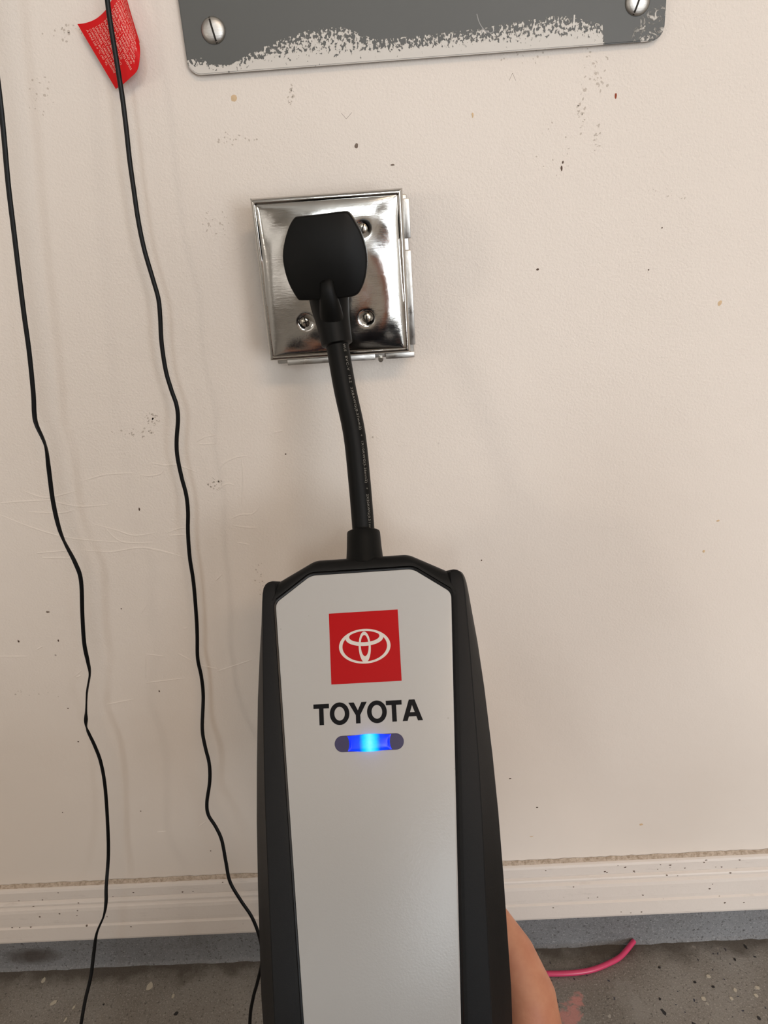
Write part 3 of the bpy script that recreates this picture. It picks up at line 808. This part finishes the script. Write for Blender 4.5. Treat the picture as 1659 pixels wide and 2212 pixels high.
# ---- cable boot, cable, plug
BW = -14
bt, bb_ = L(1.2, 82, BW), L(1.2, 58, BW)
bp = [bb_ + (bt - bb_) * q for q in (0, .25, .5, .75, .92, .97, 1.0)]
V, Fc = sweep(bp, [.0134, .0128, .0123, .0120, .0118, .0114, .0100], seg=32)
obj('cable_boot', V, Fc, M_RUBBER, ch, auto=40)
dep_end = (bt - CAM).dot(CF); dep0 = .5225
cpx = [(728.6, 746), (745, 840), (765, 935), (776, 1035), (783, 1136)]
cps = [PD(a, b, dep0 + (dep_end - dep0) * (b - 746) / (1136 - 746)) for a, b in cpx]
path = catmull([PD(722, 720, dep0)] + cps[:-1] + [bt + (bt - bb_) * .06, bt - (bt - bb_) * .6], 8)
CRAD = .0079
V, Fc = sweep(path, CRAD, seg=28, start=(0, -1, .3))
cable = obj('cable', V, Fc, M_RUBBER, ch, smooth=True)
PYF = -0.1015
face_px = [(637.5, 468.5), (690, 463), (741, 456.5), (755, 460.5), (769, 481.7), (783, 510), (792.7, 550), (791.5, 590), (783, 620), (769, 639), (738.6, 645), (695, 648), (651.6, 650), (640, 644), (621, 608.6), (610.5, 566), (611.7, 531), (621, 496), (630, 477)]
fp = [P(a, b, PYF) for a, b in face_px]; fp = catmull(fp + [fp[0]], 3)[:-1]
cen = sum(fp, Vector()) / len(fp)
def fring(scale, y, dz=0): return [Vector((cen.x + (p.x - cen.x) * scale, y, cen.z + dz + (p.z - cen.z) * scale)) for p in fp]
plug = loft('plug', [fring(.955, PYF), fring(.985, PYF + .0006), fring(1.0, PYF + .0028), fring(1.0, PYF + .014), fring(.93, PYF + .018), fring(.93, PYF + .026), fring(.86, PYF + .030), fring(.82, BY - .008)], M_RUBBER, ch, auto=50)
# collar that flows out of the plug into the cable
np_ = [P(709, 640, -.083), P(714, 668, -.085), P(719, 695, -.087), P(724, 722, -.0885), P(728, 743, -.0895)]
nb = cps[0]
np_ = [P(708, 615, -.078), P(713, 662, -.084)] + [P(713, 662, -.084).lerp(nb, q) for q in (.3, .6, .85, .97, 1.0)]
V, Fc = sweep(np_, [.0150, .0134, .0122, .0114, .0110, .0108, .0094], seg=32)
obj('strain_relief', V, Fc, M_RUBBER, ch, auto=45)
rp = [P(704, 606, PYF + .0016), P(705, 609, PYF + .0012), P(708, 630, PYF + .0012), P(711, 650, PYF + .0020), P(714, 668, PYF + .0042), P(717, 690, PYF + .0078), P(721, 712, PYF + .0118)]
V, Fc = sweep(rp, [.0046, .0051, .0057, .0066, .0076, .0085, .0085], [.0020, .0032, .0040, .0045, .0050, .0060, .0064], seg=24)
obj('rib', V, Fc, M_RUBBER, ch, auto=60)

# printed writing helper: text as a flat mesh, remapped by fn(x, y)
def text_mesh(body, spacing=1.0):
    c = bpy.data.curves.new('print', 'FONT'); c.body = body; c.size = 1.0; c.resolution_u = 2; c.space_character = spacing
    o = bpy.data.objects.new('print', c); COL.objects.link(o)
    dg = bpy.context.evaluated_depsgraph_get(); me = o.evaluated_get(dg).to_mesh()
    V = [tuple(v.co) for v in me.vertices]; Fs = [tuple(p.vertices) for p in me.polygons]
    o.evaluated_get(dg).to_mesh_clear(); bpy.data.objects.remove(o); bpy.data.curves.remove(c)
    return V, Fs
def remap(body, fn, spacing=1.0):
    V, Fs = text_mesh(body, spacing)
    x0_ = min(v[0] for v in V); x1_ = max(v[0] for v in V)
    return [fn((v[0] - x0_) / (x1_ - x0_), v[1] / .70) for v in V], Fs
def arc_at(pth, fy):      # position along path whose picture row is fy
    return fy
Tn, Nn, Bn = frames(path, (0, -1, .3))
rows = []
for p in path:
    d = p - CAM; rows.append(H / 2 - F * d.dot(CU) / d.dot(CF))
def cable_pt(row, off):
    for i in range(len(path) - 1):
        if rows[i] <= row <= rows[i + 1] or i == len(path) - 2:
            q = (row - rows[i]) / (rows[i + 1] - rows[i]); break
    c = path[i].lerp(path[i + 1], q); t_ = (path[i + 1] - path[i]).normalized()
    view = (CAM - c); view = (view - t_ * view.dot(t_)).normalized()
    side = t_.cross(view); side = side if side.dot(CR) > 0 else -side
    a = off
    return c + (view * math.cos(a) + side * math.sin(a)) * (CRAD + .00006)
for body, r0, r1 in (('WUS', 748, 764), ('EVC-V', 774, 805), ('10.2', 815, 831), ('2X8AWG(8.37mm2)', 841, 931), ('+', 941, 945), ('1X10AWG(5.26mm2)', 955, 1043), ('+', 1053, 1057), ('2X20AWG(0.51mm2)', 1067, 1152)):
    V, Fs = remap(body, lambda x, y: cable_pt(r0 + (r1 - r0) * x, .66 + (y - .5) * .25), 1.1)
    obj('print', V, Fs, M_GREYINK, cable)

# ================================================================= RED TAG
Tp = [(167, 52, -.010), (187, 49, -.0125), (208, 40, -.015), (227, 23, -.0165), (240, 2, -.0165), (252, -22, -.014), (258, -45, -.009), (258, -62, -.003)]
Bp = [(250, 192, -.010), (263, 184, -.0125), (280, 169, -.015), (296, 152, -.0170), (302, 125, -.0170), (302, 100, -.014), (296, 76, -.009), (288, 58, -.003)]
NS = 6
tc_ = catmull([P(*a) for a in Tp], NS); bc_ = catmull([P(*a) for a in Bp], NS)
def tag_pt(s, t, off=0.0):
    q = t * (len(tc_) - 1); i = min(int(q), len(tc_) - 2); k = q - i
    a = tc_[i].lerp(tc_[i + 1], k); b = bc_[i].lerp(bc_[i + 1], k)
    du = (b - a); dvv = (tc_[i + 1] - tc_[i]).lerp(bc_[i + 1] - bc_[i], s)
    nrm = du.cross(dvv).normalized()
    if nrm.dot(CAM - a) < 0 and t < .75: nrm = -nrm
    elif t >= .75 and nrm.y > 0: nrm = -nrm
    return a.lerp(b, s) + nrm * off
V = []; Fc = []; nt = len(tc_); ns = 10
for side in (0, -.0004):
    for i in range(nt):
        for j in range(ns + 1): V.append(tag_pt(j / ns, i / (nt - 1), side))
o2 = nt * (ns + 1)
for i in range(nt - 1):
    for j in range(ns):
        a = i * (ns + 1) + j; Fc.append((a, a + 1, a + ns + 2, a + ns + 1)); Fc.append((o2 + a, o2 + a + ns + 1, o2 + a + ns + 2, o2 + a + 1))
edge = [j for j in range(ns + 1)] + [i * (ns + 1) + ns for i in range(1, nt)] + [(nt - 1) * (ns + 1) + j for j in range(ns - 1, -1, -1)] + [i * (ns + 1) for i in range(nt - 2, 0, -1)]
for k in range(len(edge)):
    a, b = edge[k], edge[(k + 1) % len(edge)]; Fc.append((a, b, o2 + b, o2 + a))
M_TAG = mat('red_vinyl', lin((216, 8, 16)), .55, 0, .3)
M_TAGINK = mat('pale_pink_ink', lin((244, 190, 176)), .5)
tg = obj('warning_tag', V, Fc, M_TAG, auto=50)
tag(tg, 'curled red tag printed with white warning text behind the black cord', 'tag')
lines = ['A MAS DE 4 °C (40 °F).', 'CUANDO LA BATERIA SE ENCUENTRE', 'INTERIORES. CARGAR LA BATERIA', 'UNICAMENTE PARA USO EN', 'PAQUETES DE BATERIAS. NO', 'CONDUCTORES EN LOS', 'PILAS RECARGABLES. LOS DEMAS', 'DAÑOS A LA PROPIEDAD O', 'LESIONES Y DAÑOS. USAR', 'CARGADOR Y BATERIA ANTES',
         'LEER EL MANUAL DEL', 'PARA REDUCIR EL RIESGO DE', 'ADVERTENCIA: NO SUMERGIR', 'LA UNIDAD EN AGUA NI', 'PERMITIR QUE LA LLUVIA', 'ENTRE EN CONTACTO', 'CON EL CARGADOR', 'DE BATERIA.']
LEN = [.56, .70, .74, .62, .66, .60, .82, .76, .80, .78, .74, .78, .74, .70, .72, .66, .6, .4]
t_edges = .115
for i, (tx, ln) in enumerate(zip(lines, LEN)):
    t0 = .085 + i * .044
    V, Fs = remap(tx, lambda x, y: tag_pt(.10 + ln * x, t0 + y * .029, .00012))
    obj('printed_line', V, Fs, M_TAGINK, tg)

# ================================================================= BLACK CORDS
def cord(name, pts, label, a, b, twists):
    path = catmull(pts, 7)
    n_ = len(path); tw = []
    for i in range(n_):
        q = i / (n_ - 1) * (len(twists) - 1); k = min(int(q), len(twists) - 2)
        tw.append(twists[k] + (twists[k + 1] - twists[k]) * (q - k))
    V, Fc = sweep(path, a, b, tw, seg=14)
    o = obj(name, V, Fc, M_CORD, smooth=True)
    tag(o, label, 'cord'); return o
lp = [(-70, -700), (-55, -400), (-40, -150), (-20, 50), (0, 214), (8, 290), (18, 400), (30, 500), (42, 600), (52, 680), (63, 760), (72, 850), (74, 892), (79, 918), (98, 962), (105, 1010), (114, 1080), (126, 1135), (139, 1170), (163, 1217), (175, 1255), (178, 1330), (182, 1390), (190, 1430), (194, 1456), (188, 1495), (186, 1540), (186, 1564), (190, 1580), (205, 1612), (218, 1648), (227, 1700), (232.5, 1780), (234, 1847), (229.5, 1915), (229, 1949), (224, 1979), (209, 2016), (202.5, 2060), (195.8, 2111), (184, 2161), (175, 2212)]
def ly(y): return -.055 if y < 1850 else -.055 - .070 * (y - 1850) / 360
pts = [P(a, b, ly(b)) for a, b in lp]
e = pts[-1]; pts += [e + Vector((-.006, -.004, -.02)), Vector((e.x - .016, e.y - .012, .0035)), Vector((e.x - .05, e.y - .05, .0022)), Vector((e.x - .12, e.y - .09, .0022)), Vector((e.x - .3, e.y - .07, .0022))]
tw = [0.2] * 12 + [.3, .9, 1.5, .6, .2, .8, 1.5, .7, .2, .1, .2, .9, 1.5, 1.5, 2.4, 4.4, 6.0, 6.3, 6.3, 6.3, 6.3, 6.3, 6.3, 6.8, 7.6, 7.4, 6.6, 6.4, 6.3] + [6.3] * 6
cord('power_cord', pts, 'leftmost thin black cord hanging in front of the wall with twists', .00175, .00085, tw)
rp_ = [(190, -600), (205, -350), (222, -120), (232, 0), (240, 60), (250, 120), (258, 170), (265, 215), (273, 280), (280, 345), (289, 410), (299, 478), (312, 540), (330, 602), (342, 645), (346, 685), (349, 740), (358, 800), (370, 842), (381, 874), (384.5, 905), (381.5, 950), (383, 985), (392, 1030), (402, 1068), (406, 1105), (406, 1150), (410, 1205), (418, 1258), (424, 1330), (426, 1372), (427, 1422), (435, 1462), (439, 1505), (437, 1574), (443, 1612), (452, 1650), (453, 1688), (447, 1733), (450, 1760), (466, 1786), (479, 1815), (488, 1862), (497, 1905), (520, 1945), (545, 1983), (562, 2030), (566, 2075), (556, 2122), (547, 2155), (540, 2204)]
def ry(y): return -.030 if y < 1500 else -.030 - .090 * (y - 1500) / 700
pts = [P(a, b, ry(b)) for a, b in rp_]
e = pts[-1]; pts += [Vector((e.x - .004, e.y - .012, .0035)), Vector((e.x + .02, e.y - .05, .0022)), Vector((e.x + .1, e.y - .09, .0022)), Vector((e.x + .3, e.y - .12, .0022))]
tw = [.2] * 20 + [.1] * 35
cord('power_cord', pts, 'thin black cord crossing the red tag and ending beside the charger', .0017, .0011, tw)

# ================================================================= PINK WIRE ON THE FLOOR
wp = [(1080, 2090), (1130, 2099), (1176, 2103), (1233, 2102), (1277, 2095.5), (1313, 2082), (1342, 2065), (1369, 2035)]
pts = [PZ(a, b, .0032) for a, b in wp]
pts[-1].z = .0050
V, Fc = sweep(catmull([pts[0] + Vector((-.08, -.02, 0))] + pts, 8), .0030, seg=16)
pw = obj('pink_wire', V, Fc, M_PINK, auto=50)
tag(pw, 'short curved bright pink wire lying on the grey floor', 'wire')

# ================================================================= HAND AND ARM
def round_cones(chains):
    bm = bmesh.new()
    for ch_ in chains:
        for (p, r), (q, s) in zip(ch_[:-1], ch_[1:]):
            p, q = Vector(p), Vector(q)
            n_ = max(2, int((q - p).length / .006))
            pth = [p.lerp(q, k / n_) for k in range(n_ + 1)]; rad = [r + (s - r) * k / n_ for k in range(n_ + 1)]
            V, Fc = sweep(pth, rad, seg=18)
            vs = [bm.verts.new(v) for v in V]
            for f_ in Fc: bm.faces.new([vs[k] for k in f_])
        for p, r in ch_:
            bmesh.ops.create_icosphere(bm, subdivisions=3, radius=r, matrix=Matrix.Translation(p))
    return bm
def mm(*a): return L(*a)
chains = []
wr = mm(78, -322, -78)
# palm: fan from the wrist to the knuckles, lying behind the box
kn = [mm(72, -226, -66), mm(53, -216, -66), mm(34, -216, -66), mm(16, -224, -66)]
for k_, r_ in zip(kn, (.0125, .0128, .0125, .0115)):
    chains.append([(wr, .024), (wr.lerp(k_, .5), .0155), (k_, r_)])
for a_, b_ in zip(kn[:-1], kn[1:]): chains.append([(a_, .0120), (b_, .0120)])
mid = [wr.lerp(k_, .55) for k_ in kn]
for a_, b_ in zip(mid[:-1], mid[1:]): chains.append([(a_, .0145), (b_, .0145)])
# fingers run up and across the back of the box, tips bent on to it
for k_, (du, l1, l2, l3) in zip(kn, ((-.18, 42, 25, 20), (-.12, 46, 28, 22), (-.06, 42, 26, 21), (.02, 34, 20, 18))):
    pass
def finger(k_, du, l1, l2, l3, r0):
    p0 = k_; d1 = (EU * du + EV + EW * .10).normalized()
    p1 = p0 + d1 * l1 / 1000; d2 = (EU * (du - .15) + EV * .95 + EW * .16).normalized(); p2 = p1 + d2 * l2 / 1000
    d3 = (EU * (du - .2) + EV * .9 + EW * .05).normalized(); p3 = p2 + d3 * l3 / 1000
    chains.append([(p0, r0), (p1, r0 * .82), (p2, r0 * .74), (p3, r0 * .60)])
finger(kn[0], -.50, 40, 24, 19, .0108); finger(kn[1], -.42, 44, 28, 21, .0110); finger(kn[2], -.36, 41, 26, 20, .0106); finger(kn[3], -.30, 32, 20, 17, .0096)
# thumb: thick base beside the box, tip tucked behind its edge
tb = mm(92, -300, -70)
th = [(tb, .0220), (mm(93, -258, -62), .0205), (mm(92, -232, -60), .0185), (mm(84, -206, -61), .0150), (mm(74, -186, -62), .0112), (mm(62, -174, -60), .0085)]
chains.append(th)
chains.append([(wr, .024), (tb, .0215)])
chains.append([(mid[0], .015), (th[1][0], .018)])
# the rest of the photographer, crouching behind the camera
el = Vector((.245, -.50, .35)); sh = Vector((.235, -.80, .53))
chains.append([(wr, .0255), (wr.lerp(el, .12), .0265), (wr.lerp(el, .5), .036), (wr.lerp(el, .8), .042), (el, .040)])
chains.append([(el, .040), (el.lerp(sh, .4), .044), (el.lerp(sh, .8), .048), (sh, .050)])
def simple_hand(w_, d, side, up):
    k0 = w_ + d * .085
    for q, ln in ((-1.5, .068), (-.5, .080), (.5, .076), (1.5, .060)):
        b = k0 + side * (q * .019)
        chains.append([(w_, .022), (w_.lerp(b, .5), .015), (b, .012)])
        chains.append([(b, .0105), (b + d * ln * .45 + up * .006, .0092), (b + d * ln * .75 - up * .004, .0082), (b + d * ln - up * .02, .0068)])
    chains.append([(w_ - side * .012, .018), (w_ + d * .045 - side * .045, .013), (w_ + d * .075 - side * .058, .0105), (w_ + d * .10 - side * .056, .008)])
# other arm rests forearm on the knee
shl = Vector((-.17, -.88, .50)); ell_ = Vector((-.27, -.93, .34)); wrl = Vector((-.17, -.76, .22))
chains.append([(shl, .050), (shl.lerp(ell_, .5), .046), (ell_, .040), (ell_.lerp(wrl, .4), .038), (wrl, .026)])
simple_hand(wrl, Vector((.55, .5, -.67)).normalized(), Vector((-.8, .6, 0)).normalized(), Vector((.3, .6, .74)).normalized())
# neck and head
hd = Vector((.15, -.84, .73))
chains.append([(Vector((.07, -.93, .54)), .062), (Vector((.12, -.90, .60)), .056), (hd + Vector((0, -.01, -.03)), .060)])
chains.append([(hd + Vector((0, -.02, .045)), .082), (hd + Vector((0, -.035, .05)), .080)])
chains.append([(hd + Vector((0, .02, .02)), .066), (hd + Vector((0, .035, -.05)), .050), (hd + Vector((0, .045, -.08)), .034)])
chains.append([(hd + Vector((0, .075, .022)), .011), (hd + Vector((0, .096, -.012)), .014)])
chains.append([(hd + Vector((-.022, .078, -.055)), .010), (hd + Vector((.022, .078, -.055)), .010)])
for q in (-1, 1):
    chains.append([(hd + Vector((q * .080, -.012, .028)), .014), (hd + Vector((q * .078, -.006, -.012)), .011)])
    chains.append([(hd + Vector((q * .052, .062, .040)), .013), (hd + Vector((q * .015, .078, .040)), .012)])
def fuse(name, chains, m, vox, it, parent=None):
    bm = round_cones(chains); me = bpy.data.meshes.new(name); bm.to_mesh(me); bm.free()
    o = bpy.data.objects.new(name, me); COL.objects.link(o)
    md = o.modifiers.new('r', 'REMESH'); md.mode = 'VOXEL'; md.voxel_size = vox
    md = o.modifiers.new('s', 'SMOOTH'); md.factor = .5; md.iterations = it
    dg = bpy.context.evaluated_depsgraph_get(); me2 = bpy.data.meshes.new_from_object(o.evaluated_get(dg))
    bpy.data.objects.remove(o); me2.materials.clear()
    return link(name, me2, m, parent, smooth=True)
# legs and trunk, crouched on the heels
hip = Vector((0, -1.06, .20))
person = fuse('person', chains, M_SKIN, .0024, 8)
tag(person, 'bare hand reaching in from below and holding the charging unit from behind', 'person')
sp_ = [(Vector((.02, -1.06, .24)), .13), (Vector((.03, -1.02, .38)), .125), (Vector((.04, -.97, .47)), .115), (Vector((.06, -.95, .53)), .085)]
shirt = [sp_, [(q[0] + Vector((.06, 0, 0)), q[1]) for q in sp_[:3]], [(q[0] - Vector((.06, 0, 0)), q[1]) for q in sp_[:3]],
         [(Vector((-.08, -.93, .49)), .075), (shl, .066), (shl.lerp(ell_, .55), .058)], [(Vector((.15, -.93, .49)), .075), (sh, .066), (sh.lerp(el, .45), .058)]]
fuse('shirt', shirt, M_SLEEVE, .006, 6, person)
legs = []
for q in (-1, 1):
    legs += [[(Vector((q * .10, -1.08, .20)), .105), (Vector((q * .20, -.80, .20)), .078), (Vector((q * .22, -.70, .16)), .066), (Vector((q * .20, -.84, .09)), .058), (Vector((q * .13, -1.06, .075)), .045)]]
fuse('trousers', legs, mat('denim', lin((52, 58, 76)), .9), .006, 6, person)
for q in (-1, 1):
    fuse('shoe', [[(Vector((q * .12, -1.12, .06)), .045), (Vector((q * .12, -1.04, .048)), .042), (Vector((q * .12, -.99, .044)), .038)]], mat('shoe_leather', lin((30, 28, 28)), .6), .004, 4, person)
M_HAIRTOP = mat('dark_hair', lin((28, 22, 19)), .55)
fuse('hair', [[(hd + Vector((0, -.030, .070)), .084), (hd + Vector((0, -.055, .035)), .080), (hd + Vector((0, -.060, -.01)), .066)], [(hd + Vector((0, .025, .098)), .055), (hd + Vector((0, .0, .09)), .07)]], M_HAIRTOP, .004, 5, person)
for q in (-1, 1):
    bm = bmesh.new(); bmesh.ops.create_uvsphere(bm, u_segments=16, v_segments=10, radius=.0115, matrix=Matrix.Translation(hd + Vector((q * .033, .074, .022))))
    from_bm('eye', bm, mat('eye_white', lin((225, 218, 210)), .2), person, smooth=True)

# the status light's own glow on the panel around it
lg = bpy.data.lights.new('status_light', 'POINT'); lg.energy = .0013; lg.color = (.10, .16, 1.0); lg.shadow_soft_size = .0015
lo = bpy.data.objects.new('status_light', lg); COL.objects.link(lo); lo.location = L(.5, IV, 5.2)
